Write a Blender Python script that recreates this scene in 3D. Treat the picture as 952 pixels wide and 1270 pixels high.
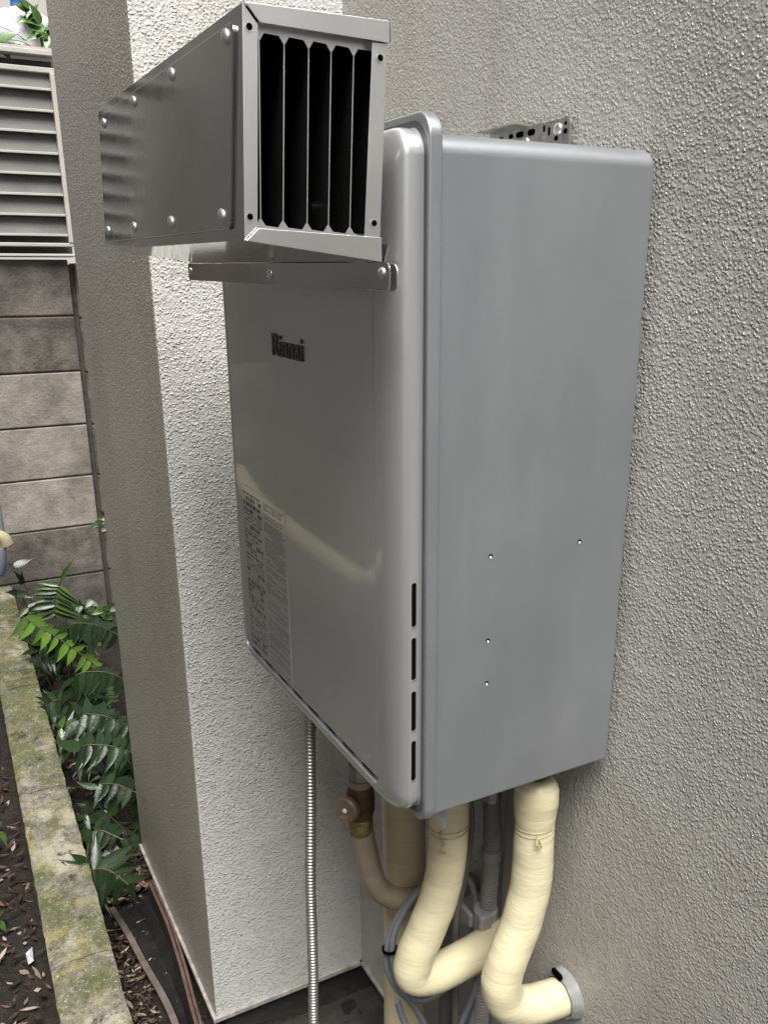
import bpy, bmesh, math, random
from mathutils import Vector, Matrix
from math import radians as R, sin, cos, pi
random.seed(7)
S = bpy.context.scene
for o in list(bpy.data.objects): bpy.data.objects.remove(o)
COL = S.collection

# ------------------------------------------------------------------ camera
cam = bpy.data.cameras.new('camera'); co = bpy.data.objects.new('camera', cam); COL.objects.link(co); S.camera = co
yaw, pit, rol = .5056, .3286, -.0016
f = Vector((sin(yaw)*cos(pit), cos(yaw)*cos(pit), -sin(pit))); r = Vector((cos(yaw), -sin(yaw), 0)); d = f.cross(r)
rr = r*cos(rol)+d*sin(rol); dd = -r*sin(rol)+d*cos(rol)
M = Matrix((rr, -dd, -f)).transposed().to_4x4(); M.translation = Vector((-.3722, -.6349, .5042)); co.matrix_world = M
cam.sensor_fit = 'HORIZONTAL'; cam.sensor_width = 36; cam.lens = 1102.54/952*36
cam.shift_x = -34.14/952; cam.shift_y = 69.93/952; cam.clip_start = .02; cam.clip_end = 500

# ------------------------------------------------------------------ light
W = bpy.data.worlds.new('World'); S.world = W; W.use_nodes = True
wn = W.node_tree; bg = wn.nodes['Background']
sky = wn.nodes.new('ShaderNodeTexSky'); sky.sky_type = 'NISHITA'; sky.sun_disc = False
SUN_EL, SUN_AZ = R(62), R(196)          # azimuth measured from +Y towards +X
sky.sun_elevation = SUN_EL; sky.sun_rotation = SUN_AZ; sky.air_density = 1.0; sky.dust_density = 4.0; sky.ozone_density = .6
mixw = wn.nodes.new('ShaderNodeHueSaturation'); mixw.inputs['Saturation'].default_value = .35
wn.links.new(sky.outputs[0], mixw.inputs['Color']); wn.links.new(mixw.outputs[0], bg.inputs[0]); bg.inputs[1].default_value = .085
sl = bpy.data.lights.new('sun', 'SUN'); so = bpy.data.objects.new('sun', sl); COL.objects.link(so)
sl.energy = 4.6; sl.angle = R(34); sl.color = (1, .985, .965)
sd = Vector((sin(SUN_AZ)*cos(SUN_EL), cos(SUN_AZ)*cos(SUN_EL), sin(SUN_EL)))
so.rotation_euler = sd.to_track_quat('Z', 'Y').to_euler()
S.view_settings.view_transform = 'Standard'; S.view_settings.look = 'None'; S.view_settings.exposure = .8; S.view_settings.gamma = 1
S.render.engine = 'CYCLES'
S.cycles.max_bounces = 8; S.cycles.diffuse_bounces = 5

# ------------------------------------------------------------------ material helpers
class NT:
    def __init__(s, name):
        s.m = bpy.data.materials.new(name); s.m.use_nodes = True; s.t = s.m.node_tree; s.b = s.t.nodes['Principled BSDF']
        s.tc = s.t.nodes.new('ShaderNodeTexCoord'); s.gen = s.t.nodes.new('ShaderNodeNewGeometry')
    def n(s, kind, **kw):
        x = s.t.nodes.new(kind)
        for k, v in kw.items(): setattr(x, k, v)
        return x
    def l(s, a, b): s.t.links.new(a, b)
    def pos(s, scale=(1, 1, 1)):
        mp = s.n('ShaderNodeMapping'); mp.inputs['Scale'].default_value = scale; s.l(s.gen.outputs['Position'], mp.inputs[0]); return mp.outputs[0]
    def noise(s, sc, det=4, rough=.55, vec=None, dist=0):
        x = s.n('ShaderNodeTexNoise'); x.inputs['Scale'].default_value = sc; x.inputs['Detail'].default_value = det
        x.inputs['Roughness'].default_value = rough; x.inputs['Distortion'].default_value = dist
        s.l(vec if vec is not None else s.pos(), x.inputs['Vector']); return x.outputs['Fac']
    def voro(s, sc, feature='F1', vec=None, smooth=None):
        x = s.n('ShaderNodeTexVoronoi'); x.feature = feature; x.inputs['Scale'].default_value = sc
        s.l(vec if vec is not None else s.pos(), x.inputs['Vector']); return x.outputs['Distance']
    def ramp(s, fac, stops):
        x = s.n('ShaderNodeValToRGB'); s.l(fac, x.inputs[0]); e = x.color_ramp.elements
        while len(e) < len(stops): e.new(.5)
        for k, (p, c) in enumerate(stops):
            e[k].position = p; e[k].color = (c, c, c, 1) if isinstance(c, (int, float)) else (*c, 1)
        return x.outputs[0]
    def math(s, op, a, b=None, c=None):
        x = s.n('ShaderNodeMath', operation=op)
        for i, v in enumerate((a, b, c)):
            if v is None: continue
            if isinstance(v, (int, float)): x.inputs[i].default_value = v
            else: s.l(v, x.inputs[i])
        return x.outputs[0]
    def mix(s, fac, a, b, mode='MIX'):
        x = s.n('ShaderNodeMix', data_type='RGBA', blend_type=mode)
        for i, v in ((0, fac), (6, a), (7, b)):
            if isinstance(v, (int, float)): x.inputs[i].default_value = v
            elif isinstance(v, tuple): x.inputs[i].default_value = (*v, 1)
            else: s.l(v, x.inputs[i])
        return x.outputs[2]
    def bump(s, h, dist, strength=1, prev=None):
        x = s.n('ShaderNodeBump'); x.inputs['Distance'].default_value = dist; x.inputs['Strength'].default_value = strength
        s.l(h, x.inputs['Height'])
        if prev is not None: s.l(prev, x.inputs['Normal'])
        return x.outputs[0]
    def set(s, **kw):
        for k, v in kw.items():
            i = s.b.inputs[k.replace('_', ' ')]
            if isinstance(v, (int, float)): i.default_value = v
            elif isinstance(v, tuple): i.default_value = (*v, 1) if len(v) == 3 else v
            else: s.l(v, i)
        return s.m

def simple(name, col, rough=.5, metal=0, var=.12, sc=30, bump=0, bsc=200, **kw):
    t = NT(name); n = t.noise(sc, 5)
    c = t.mix(t.ramp(n, [(.3, 0.), (.7, 1.)]), tuple(x*(1-var) for x in col), tuple(min(1, x*(1+var)) for x in col))
    a = dict(Base_Color=c, Roughness=t.ramp(t.noise(sc*2, 3), [(.2, max(.02, rough-.05)), (.8, rough+.05)]), Metallic=metal)
    if bump: a['Normal'] = t.bump(t.noise(bsc, 4), bump)
    a.update(kw); return t.set(**a)

def stucco(name, base, sc, dist, warm, speck=.25):
    t = NT(name); p = t.pos()
    wob = t.n('ShaderNodeTexNoise'); wob.inputs['Scale'].default_value = sc*.6; wob.inputs['Detail'].default_value = 2; t.l(p, wob.inputs['Vector'])
    addv = t.n('ShaderNodeVectorMath', operation='MULTIPLY_ADD'); t.l(wob.outputs['Color'], addv.inputs[0]); addv.inputs[1].default_value = (1.1/sc,)*3; t.l(p, addv.inputs[2])
    vn = t.n('ShaderNodeTexVoronoi'); vn.feature = 'F1'; vn.inputs['Scale'].default_value = sc; t.l(addv.outputs[0], vn.inputs['Vector'])
    sp = t.n('ShaderNodeSeparateColor'); t.l(vn.outputs['Color'], sp.inputs[0])
    grain = t.math('MULTIPLY', t.ramp(vn.outputs['Distance'], [(0., 1.), (.2, .85), (.5, .12), (.75, 0.)]), t.ramp(sp.outputs[0], [(.1, .12), (.6, .5), (1., 1.3)]))
    mid = t.noise(sc*.55, 3, .6, p, .6); fine = t.noise(sc*2.2, 4, .6, p); big = t.noise(sc*.07, 3, .5, p)
    h = t.math('ADD', t.math('ADD', t.math('MULTIPLY', grain, 1.35), t.math('MULTIPLY', mid, 1.15)), t.math('ADD', t.math('MULTIPLY', fine, .35), t.math('MULTIPLY', big, 1.6)))
    stain = t.noise(2.2, 5, .6, t.pos((1, 1, .35)))
    c = t.mix(t.ramp(stain, [(.35, 0.), (.72, 1.)]), base, warm)
    c = t.mix(t.ramp(t.noise(9, 6, .7, t.pos((1, 1, .3))), [(.5, 0.), (.8, .45)]), c, tuple(x*.72 for x in warm))
    tips = t.math('MULTIPLY', t.ramp(vn.outputs['Distance'], [(.12, 1.), (.34, 0.)]), t.ramp(sp.outputs[1], [(.62 if speck < .5 else .5, 0.), (.80, speck)]))
    c = t.mix(tips, c, (.78, .76, .71))          # paler colour on the tips of some grains
    t.set(Base_Color=c, Roughness=t.ramp(fine, [(.3, .22), (.7, .40)]), Specular_IOR_Level=.9, Normal=t.bump(h, dist))
    return t.m

M_WALL = stucco('stucco_paint', (.45, .437, .40), 285, .0019, (.36, .34, .30), .3)
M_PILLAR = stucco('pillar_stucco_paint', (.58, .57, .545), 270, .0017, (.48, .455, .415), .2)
M_PILLAR_OUTER = stucco('outer_pillar_stucco_paint', (.38, .352, .312), 240, .0015, (.30, .268, .228), .85)  # browner, darker stucco used only on the pillar's outer side
M_NEIGH = simple('neighbour_render', (.38, .37, .345), .8, var=.25, sc=3, bump=.002, bsc=80)
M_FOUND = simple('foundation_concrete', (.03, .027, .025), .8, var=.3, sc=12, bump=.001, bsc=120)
M_LIP = simple('pale_base_edge', (.33, .31, .28), .6, var=.35, sc=60, bump=.0008, bsc=300)
def silver():
    t = NT('silver_satin_paint'); sm = t.noise(5, 6, .65, t.pos((1, 1, .45))); fn = t.noise(900, 2)
    dust = t.ramp(sm, [(.45, 0.), (.85, .35)])
    c = t.mix(dust, t.mix(t.ramp(fn, [(.3, 0.), (.7, 1.)]), (.385, .405, .43), (.425, .445, .47)), (.36, .355, .34))
    return t.set(Base_Color=c, Metallic=t.math('SUBTRACT', .82, t.math('MULTIPLY', dust, .5)), Roughness=t.ramp(sm, [(.3, .34), (.75, .46)]), Normal=t.bump(t.noise(3, 2), .0006))
M_SILVER = silver()
def gloss_silver():
    t = NT('glossy_silver_paint'); return t.set(Base_Color=(.64, .65, .66), Metallic=.8, Roughness=.36, Coat_Weight=.75, Coat_Roughness=.045, Coat_IOR=1.55,
        Coat_Normal=t.bump(t.noise(7, 1), .00004))
M_FRONT = gloss_silver()
M_BLACK = simple('dark_hollow', (.003, .003, .003), .9, var=.1, Specular_IOR_Level=0.)
def steel(name, base, rough, wob, sc):
    t = NT(name)
    n1 = t.noise(sc, 3, .5, t.pos((1, 1, .25))); n2 = t.noise(sc*6, 2, .5, t.pos((1, 1, .6)))
    h = t.math('ADD', n1, t.math('MULTIPLY', n2, .22))
    return t.set(Base_Color=base, Metallic=1., Roughness=t.ramp(t.noise(sc*3, 3), [(.3, rough), (.7, rough*1.5)]), Normal=t.bump(h, wob))
M_STEEL = steel('polished_stainless', (.60, .59, .575), .08, .00012, 18)
M_BRUSH = simple('satin_stainless', (.86, .86, .85), .33, 1., var=.02, sc=5)
M_DARKSTEEL = simple('dark_galvanised_steel', (.46, .45, .43), .36, .9, var=.3, sc=80)
M_GROOVE_SHADE = simple('groove_shade_paint', (.07, .07, .075), .5, var=.1)
M_INNER = simple('dark_duct_inside', (.008, .008, .008), .6, var=.3, Specular_IOR_Level=.15)
M_HOLE = M_BLACK
M_LOGO = simple('dark_badge', (.045, .045, .04), .35, .3, var=.1)
M_PRINT = simple('dark_print', (.10, .10, .096), .5, var=.1)
M_PRINT2 = simple('grey_print', (.14, .14, .135), .5, var=.1)
M_LABEL = simple('label_film', (.31, .31, .305), .3, .5, var=.03, Coat_Weight=.6, Coat_Roughness=.06)
def tape(name, base):
    t = NT(name)
    w = t.n('ShaderNodeTexWave'); w.wave_type = 'BANDS'; w.bands_direction = 'Z'; w.inputs['Scale'].default_value = 9; w.inputs['Distortion'].default_value = 3.5; w.inputs['Detail'].default_value = 3
    t.l(t.pos((.9, .5, 1)), w.inputs['Vector'])
    cr = t.noise(55, 5, .6, t.pos((.5, .5, 2.6)), 1.2)
    dirt = t.noise(14, 4)
    c = t.mix(t.ramp(dirt, [(.45, 0.), (.8, .6)]), base, tuple(x*y for x, y in zip(base, (.82, .78, .7))))
    c = t.mix(t.ramp(w.outputs['Fac'], [(.0, .3), (.03, 0.)]), c, tuple(x*.7 for x in base))
    h = t.math('ADD', t.math('MULTIPLY', w.outputs['Fac'], .5), cr)
    return t.set(Base_Color=c, Roughness=.34, Specular_IOR_Level=.5, Normal=t.bump(h, .0008), Subsurface_Weight=.05)
M_TAPE = tape('cream_pipe_tape', (.63, .57, .375))
M_TAPE2 = tape('dusty_cream_pipe_tape', (.50, .44, .28))
M_TAN = tape('tan_pipe_tape', (.25, .21, .145))
M_BRASS = simple('tarnished_brass', (.30, .24, .10), .5, .7, var=.5, sc=90, bump=.0006, bsc=260)
M_RUST = simple('rust_brown_brass', (.075, .042, .02), .55, .3, var=.6, sc=70, bump=.0008, bsc=220)
M_HANDLE = simple('brown_valve_handle', (.15, .105, .065), .45, var=.15)
M_PUTTY = simple('grey_pipe_putty', (.20, .195, .19), .8, var=.3, sc=60, bump=.0015, bsc=90)
M_CABLE = simple('grey_blue_cable', (.14, .15, .16), .38, var=.1)
M_CABLE2 = simple('dark_grey_cable', (.10, .095, .085), .45, var=.15)
M_COND = simple('grey_conduit', (.21, .20, .19), .5, var=.12, sc=50)
M_CLIP = simple('grey_plastic_clip', (.27, .26, .255), .5, var=.08)
M_FLEX = simple('bright_flexible_steel', (.44, .43, .41), .42, .9, var=.1, sc=90)
M_CORD = simple('tie_cord', (.36, .31, .17), .7, var=.3, sc=200)
def concrete(name, c1, c2, sc=14, rnd=True):
    t = NT(name); n = t.noise(sc, 7, .65)
    c = t.mix(t.ramp(n, [(.36, 0.), (.66, 1.)]), c1, c2)
    if rnd:
        oi = t.n('ShaderNodeObjectInfo'); c = t.mix(1., c, t.ramp(oi.outputs['Random'], [(0, .75), (1, 1.1)]), 'MULTIPLY')
    st = t.noise(3, 4, .6); c = t.mix(t.ramp(st, [(.45, 0.), (.62, .55)]), c, tuple(x*.4 for x in c1))
    c = t.mix(t.ramp(t.voro(120), [(.06, .7), (.12, 0.)]), c, (.03, .025, .02))
    return t.set(Base_Color=c, Roughness=.85, Normal=t.bump(t.math('ADD', t.noise(90, 6, .7), n), .003))
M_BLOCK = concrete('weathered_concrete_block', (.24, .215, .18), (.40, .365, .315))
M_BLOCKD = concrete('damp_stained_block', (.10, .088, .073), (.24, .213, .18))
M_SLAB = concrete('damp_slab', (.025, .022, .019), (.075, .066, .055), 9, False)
M_MORTAR = simple('dark_mortar', (.10, .088, .074), .9, var=.3, sc=40)
def mossy():
    t = NT('mossy_kerb_concrete')
    c = t.mix(t.ramp(t.noise(40, 8, .75), [(.4, 0.), (.6, 1.)]), (.11, .10, .08), (.31, .285, .225))
    c = t.mix(t.ramp(t.noise(8, 8, .75), [(.50, 0.), (.58, 1.)]), c, (.42, .385, .29))
    c = t.mix(t.ramp(t.noise(5.3, 7, .72, t.pos((1.6, .8, 1))), [(.44, 0.), (.55, .85)]), c, t.mix(t.noise(70, 5, .7), (.04, .05, .018), (.15, .165, .05)))
    c = t.mix(t.ramp(t.noise(17, 8, .8, t.pos((1, 1, 1.3))), [(.52, 0.), (.62, .7)]), c, (.33, .29, .10))
    c = t.mix(t.ramp(t.noise(12, 7, .75, t.pos((1.3, 1, .7))), [(.57, 0.), (.64, .9)]), c, (.04, .036, .025))
    c = t.mix(t.ramp(t.noise(170, 4, .7), [(.58, 0.), (.68, .7)]), c, (.60, .57, .45))
    c = t.mix(t.ramp(t.noise(150, 4, .7, t.pos((1, 1.3, 1))), [(.60, 0.), (.68, .8)]), c, (.03, .028, .02))
    return t.set(Base_Color=c, Roughness=.85, Normal=t.bump(t.math('ADD', t.noise(120, 7, .75), t.math('MULTIPLY', t.noise(20, 5, .6), 1.5)), .005))
M_KERB = mossy()
def soil():
    t = NT('damp_soil'); c = t.mix(t.ramp(t.noise(40, 8, .7), [(.35, 0.), (.7, 1.)]), (.010, .0075, .0055), (.045, .033, .024))
    c = t.mix(t.ramp(t.voro(70), [(.1, .5), (.3, 0.)]), c, (.09, .06, .04))
    return t.set(Base_Color=c, Roughness=.9, Normal=t.bump(t.noise(60, 8, .75), .012))
M_SOIL = soil()
def leafmat(name, c1, c2, rough=.30):
    t = NT(name); oi = t.n('ShaderNodeObjectInfo')
    c = t.mix(t.noise(60, 4), c1, c2); c = t.mix(1., c, t.ramp(oi.outputs['Random'], [(0, .5), (1, 1.2)]), 'MULTIPLY')
    return t.set(Base_Color=c, Roughness=rough, Specular_IOR_Level=.45, Normal=t.bump(t.noise(140, 3), .0006))
M_FERN = leafmat('dark_fern_green', (.009, .025, .007), (.024, .050, .013))
M_FERNL = leafmat('lime_fern_green', (.07, .16, .014), (.12, .23, .025), .35)
M_FERNM = leafmat('mid_fern_green', (.04, .085, .018), (.08, .14, .035), .3)
M_POT = leafmat('plant_green', (.04, .12, .02), (.10, .2, .04), .35)
M_STEM = simple('fern_stem', (.09, .075, .03), .6, var=.3)
def litter():
    t = NT('dry_leaves'); oi = t.n('ShaderNodeAttribute'); oi.attribute_name = 'shade'
    c = t.ramp(oi.outputs['Fac'], [(0, (.02, .013, .009)), (.45, (.065, .038, .025)), (.8, (.14, .09, .06)), (1, (.36, .32, .25))])
    return t.set(Base_Color=c, Roughness=.6, Normal=t.bump(t.noise(200, 4), .0008))
M_LITTER = litter()
M_WHITE = simple('white_plastic', (.72, .72, .74), .45, var=.05)
M_BLUE = simple('blue_plastic', (.03, .09, .42), .4, var=.05)
M_LOUVRE = simple('beige_louvre_paint', (.46, .44, .40), .5, var=.1, sc=10)
M_LOUVREB = simple('grey_louvre_board', (.15, .148, .135), .6, var=.2, sc=8)
M_HOUSE = simple('pale_house_wall', (.42, .385, .36), .8, var=.06, sc=2)
M_TROUGH = simple('dark_dusty_plastic', (.022, .02, .018), .42, var=.35, sc=14)
M_RIMG = simple('worn_grey_brown_rim', (.13, .11, .09), .5, var=.3, sc=40)
M_RIMR = simple('red_brown_rim', (.11, .068, .052), .5, var=.35, sc=30)
M_PVC = simple('grey_pvc', (.26, .28, .31), .4, var=.08)

# ------------------------------------------------------------------ mesh helpers
def link(name, verts, faces, mat, parent=None, smooth=False, bevel=0, segs=2):
    me = bpy.data.meshes.new(name); me.from_pydata([tuple(v) for v in verts], [], faces); me.validate(); me.update()
    b = bmesh.new(); b.from_mesh(me); bmesh.ops.recalc_face_normals(b, faces=b.faces); b.to_mesh(me); b.free()
    if isinstance(mat, (list, tuple)):
        for m in mat: me.materials.append(m)
    else: me.materials.append(mat)
    if smooth:
        for p in me.polygons: p.use_smooth = True
    o = bpy.data.objects.new(name, me); COL.objects.link(o)
    if parent is not None: o.parent = parent
    if bevel:
        m = o.modifiers.new('bevel', 'BEVEL'); m.width = bevel; m.segments = segs; m.limit_method = 'ANGLE'; m.angle_limit = R(35)
    return o
def thing(name, label, cat, group=None):
    o = bpy.data.objects.new(name, None); COL.objects.link(o); o['label'] = label; o['category'] = cat; o.empty_display_size = .05
    if group: o['group'] = group
    return o
def tag(o, label, cat, group=None):
    o['label'] = label; o['category'] = cat
    if group: o['group'] = group
    return o
def boxv(x0, x1, y0, y1, z0, z1):
    v = [(x, y, z) for z in (z0, z1) for y in (y0, y1) for x in (x0, x1)]
    return v, [(0, 2, 3, 1), (4, 5, 7, 6), (0, 1, 5, 4), (2, 6, 7, 3), (0, 4, 6, 2), (1, 3, 7, 5)]
def box(name, x0, x1, y0, y1, z0, z1, mat, parent=None, bevel=0, segs=2):
    v, fc = boxv(x0, x1, y0, y1, z0, z1); return link(name, v, fc, mat, parent, bevel=bevel, segs=segs)
def prism(name, poly, axis, a, b, mat, parent=None, bevel=0):
    """poly 2-D in the other two axes (cyclic order kept), extruded a..b along axis 'x','y','z'"""
    def p3(p, c): return {'x': (c, p[0], p[1]), 'y': (p[0], c, p[1]), 'z': (p[0], p[1], c)}[axis]
    n = len(poly); v = [p3(p, a) for p in poly]+[p3(p, b) for p in poly]
    fc = [tuple(range(n)), tuple(range(2*n-1, n-1, -1))]+[(i, (i+1) % n, n+(i+1) % n, n+i) for i in range(n)]
    return link(name, v, fc, mat, parent, bevel=bevel)
def rrect(a0, a1, b0, b1, rad, n=6):
    pts = []
    for (ca, cb, s) in ((a1-rad, b1-rad, 0), (a0+rad, b1-rad, 1), (a0+rad, b0+rad, 2), (a1-rad, b0+rad, 3)):
        for k in range(n+1):
            t = (s+k/n)*pi/2; pts.append((ca+rad*cos(t), cb+rad*sin(t)))
    return pts
def loft(name, rings, mat, parent=None, cap0=True, cap1=True, smooth=True, closed=True):
    n = len(rings[0]); v = [p for rg in rings for p in rg]; fc = []
    for k in range(len(rings)-1):
        for i in range(n if closed else n-1): fc.append((k*n+i, k*n+(i+1) % n, (k+1)*n+(i+1) % n, (k+1)*n+i))
    if cap0: fc.append(tuple(range(n-1, -1, -1)))
    if cap1: fc.append(tuple(range((len(rings)-1)*n, len(rings)*n)))
    o = link(name, v, fc, mat, parent, smooth=smooth)
    if smooth:
        sharp(o); w = o.modifiers.new('wn', 'WEIGHTED_NORMAL'); w.keep_sharp = True; w.weight = 100
    return o
def sharp(o, ang=40):
    me = o.data; b = bmesh.new(); b.from_mesh(me)
    for e in b.edges:
        if len(e.link_faces) == 2 and e.calc_face_angle(0) > R(ang): e.smooth = False
    b.to_mesh(me); b.free()
def catmull(P, m=8):
    P = [Vector(p) for p in P]; Q = [2*P[0]-P[1]]+P+[2*P[-1]-P[-2]]; out = []
    for i in range(1, len(Q)-2):
        for k in range(m):
            t = k/m; a, b, c, d_ = Q[i-1:i+3]
            out.append(.5*((2*b)+(c-a)*t+(2*a-5*b+4*c-d_)*t*t+(3*b-a-3*c+d_)*t**3))
    out.append(P[-1]); return out
def tube(name, path, rad, mat, parent=None, n=18, radf=None, caps=True, bumpf=None):
    path = [Vector(p) for p in path]; rings = []; nrm = None
    for i, p in enumerate(path):
        tg = (path[min(i+1, len(path)-1)]-path[max(i-1, 0)]).normalized()
        if nrm is None:
            a = Vector((0, 1, 0)) if abs(tg.y) < .8 else Vector((1, 0, 0)); nrm = tg.cross(a).normalized()
        else: nrm = (nrm-tg*nrm.dot(tg)).normalized()
        bn = tg.cross(nrm); rd = radf(i, len(path)) if radf else rad
        ring = []
        for k in range(n):
            q = rd*(1+(bumpf(i, k/n) if bumpf else 0)); ring.append(p+nrm*cos(2*pi*k/n)*q+bn*sin(2*pi*k/n)*q)
        rings.append(ring)
    return loft(name, rings, mat, parent, caps, caps)
def disc_stack(name, c, axis, prof, mat, parent=None, n=20, flat_n=None):
    """lathe: prof = [(offset along axis, radius)...] from point c"""
    ax = Vector(axis).normalized(); a = Vector((0, 0, 1)) if abs(ax.z) < .9 else Vector((1, 0, 0))
    u = ax.cross(a).normalized(); w = ax.cross(u); n = flat_n or n; c = Vector(c)
    rings = [[c+ax*h+(u*cos(2*pi*k/n)+w*sin(2*pi*k/n))*max(rd, 1e-5) for k in range(n)] for h, rd in prof]
    return loft(name, rings, mat, parent)
def copyp(o, parent, mat4):
    c = o.copy(); COL.objects.link(c); c.parent = parent; c.matrix_local = mat4; return c

def resample(P, step):
    out = [P[0]]; acc = 0
    for a, b in zip(P[:-1], P[1:]):
        L_ = (b-a).length; t = step-acc
        while t <= L_: out.append(a+(b-a)*(t/L_)); t += step
        acc = L_-(t-step)
    return out
# ================================================================== SETTING
def ground():
    nx, ny = 110, 190; v = []; fc = []
    xs = [-60, -20, -6, -2.2]+[-1.1+i*1.5/nx for i in range(nx+1)]+[2, 8, 60]
    ys = [-60, -15, -4]+[-.6+i*3.7/ny for i in range(ny+1)]+[6, 20, 80]
    from mathutils import noise as N
    for y in ys:
        for x in xs:
            z = -.87
            kl = -.324+.0244*(y-.613)
            if -1.2 < x < kl+.05: z = -.74
            if -1.2 < x < .5 and -.7 < y < 3.2: z += .014*N.noise(Vector((x*14, y*14, 0)))+.006*N.noise(Vector((x*50, y*50, 3)))
            if x > -.13 and y > 1.3: z += .06
            v.append((x, y, z))
    w = len(xs)
    for j in range(len(ys)-1):
        for i in range(w-1): fc.append((j*w+i, j*w+i+1, (j+1)*w+i+1, (j+1)*w+i))
    o = link('ground', v, fc, M_SOIL, smooth=True); o['kind'] = 'structure'
ground()

wall = thing('stucco_wall', 'grey-white rough stucco house wall that the silver water heater hangs on', 'wall')
box('wall_face', .228, .45, -3.2, .6485, -.80, 3.6, M_WALL, wall)
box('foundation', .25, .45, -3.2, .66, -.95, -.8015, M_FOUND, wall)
box('base_edge', .222, .2278, -3.2, .6425, -.8012, -.795, M_LIP, wall)
pil = thing('stucco_pillar', 'projecting stucco pillar with a bright white side facing the heater and a brown-grey outer side', 'pillar')
pf = box('pillar_face', -.067, .45, .649, 1.235, -.80, 3.6, M_PILLAR, pil, bevel=.004); pf.data.materials.append(M_PILLAR_OUTER)
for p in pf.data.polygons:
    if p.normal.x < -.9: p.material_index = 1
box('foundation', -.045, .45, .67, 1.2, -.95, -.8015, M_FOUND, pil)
box('base_edge', -.0735, .222, .6425, .6488, -.8035, -.794, M_LIP, pil, bevel=.001)
box('base_edge', -.0735, -.0672, .6492, 1.235, -.8035, -.794, M_LIP, pil, bevel=.001)

nb = thing('neighbouring_wall', 'plain dull rendered wall of the house across the narrow passage', 'wall')
box('wall_face', -1.25, -.98, -.5, 6, -.95, 2.7, M_NEIGH, nb)
hs = thing('far_house', 'pale house wall far behind the white jug above the louvre screen', 'house')
box('wall', -3, 3, 5.2, 5.5, -.9, 4.0, M_HOUSE, hs)
box('window', .9, 1.8, 5.17, 5.199, .6, 1.8, M_PVC, hs, bevel=.004)

ob_ = thing('low_sky_blocker', 'unseen pale wall added across the yard to block low sky and reflect in the metal', 'house')
box('wall', -5, 4, -6.3, -6.0, -.95, 1.3, M_HOUSE, ob_)  # unseen slab added behind the camera to block low sky, height set for reflections

# block wall
bw = thing('block_wall', 'weathered concrete block wall below the beige louvre screen', 'wall')
bw.location = (0, 2.9, -.87)
def addblock(x0, x1, y0, z0, z1, lab=None):
    v, fc = boxv(x0+.003, x1-.003, y0, y0+.1, z0+.003, z1-.003)
    o = link('block', [(a, b-2.9, c+.87) for a, b, c in v], fc, lab, bw, bevel=.004); return o
for k in range(7):
    z1 = .525-k*.1965; z0 = z1-.1965
    off = 0 if k % 2 == 0 else .0
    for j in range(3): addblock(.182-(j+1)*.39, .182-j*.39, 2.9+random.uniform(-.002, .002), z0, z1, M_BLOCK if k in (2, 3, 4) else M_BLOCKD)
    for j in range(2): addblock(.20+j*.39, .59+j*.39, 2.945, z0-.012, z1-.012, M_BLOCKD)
v, fc = boxv(-.99, .176, 2.9045, 2.99, -.9, .519); link('mortar', [(a, b-2.9, c+.87) for a, b, c in v], fc, M_MORTAR, bw)
v, fc = boxv(.178, .98, 2.952, 3.04, -.9, .505); link('mortar', [(a, b-2.9, c+.87) for a, b, c in v], fc, M_MORTAR, bw)

# louvre screen
lv = thing('louvre_screen', 'beige slatted louvre screen standing on the concrete block wall', 'louvre')
for (z0, z1, y0) in ((1.162, 1.178, 2.875), (1.112, 1.128, 2.885), (.565, .577, 2.875), (.532, .541, 2.87)):
    box('rail', -.75, .215, y0, y0+.05, z0, z1, M_LOUVRE, lv, bevel=.002)
box('backboard', -.75, .21, 2.965, 2.98, .53, 1.16, M_LOUVREB, lv)
box('stile', .188, .205, 2.872, 2.93, .578, 1.111, M_LOUVRE, lv, bevel=.002)
box('stile', -.75, -.733, 2.872, 2.93, .578, 1.111, M_LOUVRE, lv, bevel=.002)
for k in range(8):
    z = 1.058-k*.0655
    prism('slat', [(2.894, z), (2.892, z+.0065), (2.905, z+.066), (2.909, z+.066)], 'x', -.732, .187, M_LOUVREB, lv)
    sl_ = bpy.data.objects[[o.name for o in lv.children if o.name.startswith('slat')][-1]]
    box('slat_edge', -.732, .187, 2.880, 2.8935, z, z+.0075, M_LOUVRE, sl_, bevel=.001)

# kerb
kl = lambda y: -.324+.0244*(y-.613)
kr = lambda y: -.2225+.0253*(y-.556)
kb = thing('mossy_kerb', 'long low concrete kerb patched with moss and yellow lichen beside the ferns', 'kerb')
from mathutils import noise as NZ
def kerbblock(y0, y1):
    ny, nx = 46, 12; rings = []
    v = []; fc = []
    prof = []
    for i in range(nx+1):
        t = i/nx; prof.append((t, 0))
    prof = [(0, -.24), (0, -.12), (0, -.03)]+[(t, 0 if 0 < t < 1 else -.004) for t in [i/nx for i in range(nx+1)]]+[(1, -.03), (1, -.12), (1, -.24)]
    for j in range(ny+1):
        y = y0+.002+(y1-y0-.004)*j/ny; e = min(j, ny-j); drop = .004 if e == 0 else 0
        for (t, dz) in prof:
            x = kl(y)+(kr(y)-kl(y))*t; n1 = NZ.noise(Vector((x*30, y*30, dz*30))); n2 = NZ.noise(Vector((x*110, y*110, dz*110)))
            z = -.65+dz-drop+(.0035*n1+.0022*n2)+(-.003 if .22 < t < .28 else 0)
            if t in (0, 1): x += .0015*n1+.0012*n2
            v.append((x, y, z))
    w = len(prof)
    for j in range(ny):
        for i in range(w-1): fc.append((j*w+i, j*w+i+1, (j+1)*w+i+1, (j+1)*w+i))
    fc.append(tuple(range(w))); fc.append(tuple(ny*w+i for i in range(w-1, -1, -1)))
    o = link('kerb_block', v, fc, M_KERB, kb, smooth=True); sharp(o, 50); return o
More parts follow.
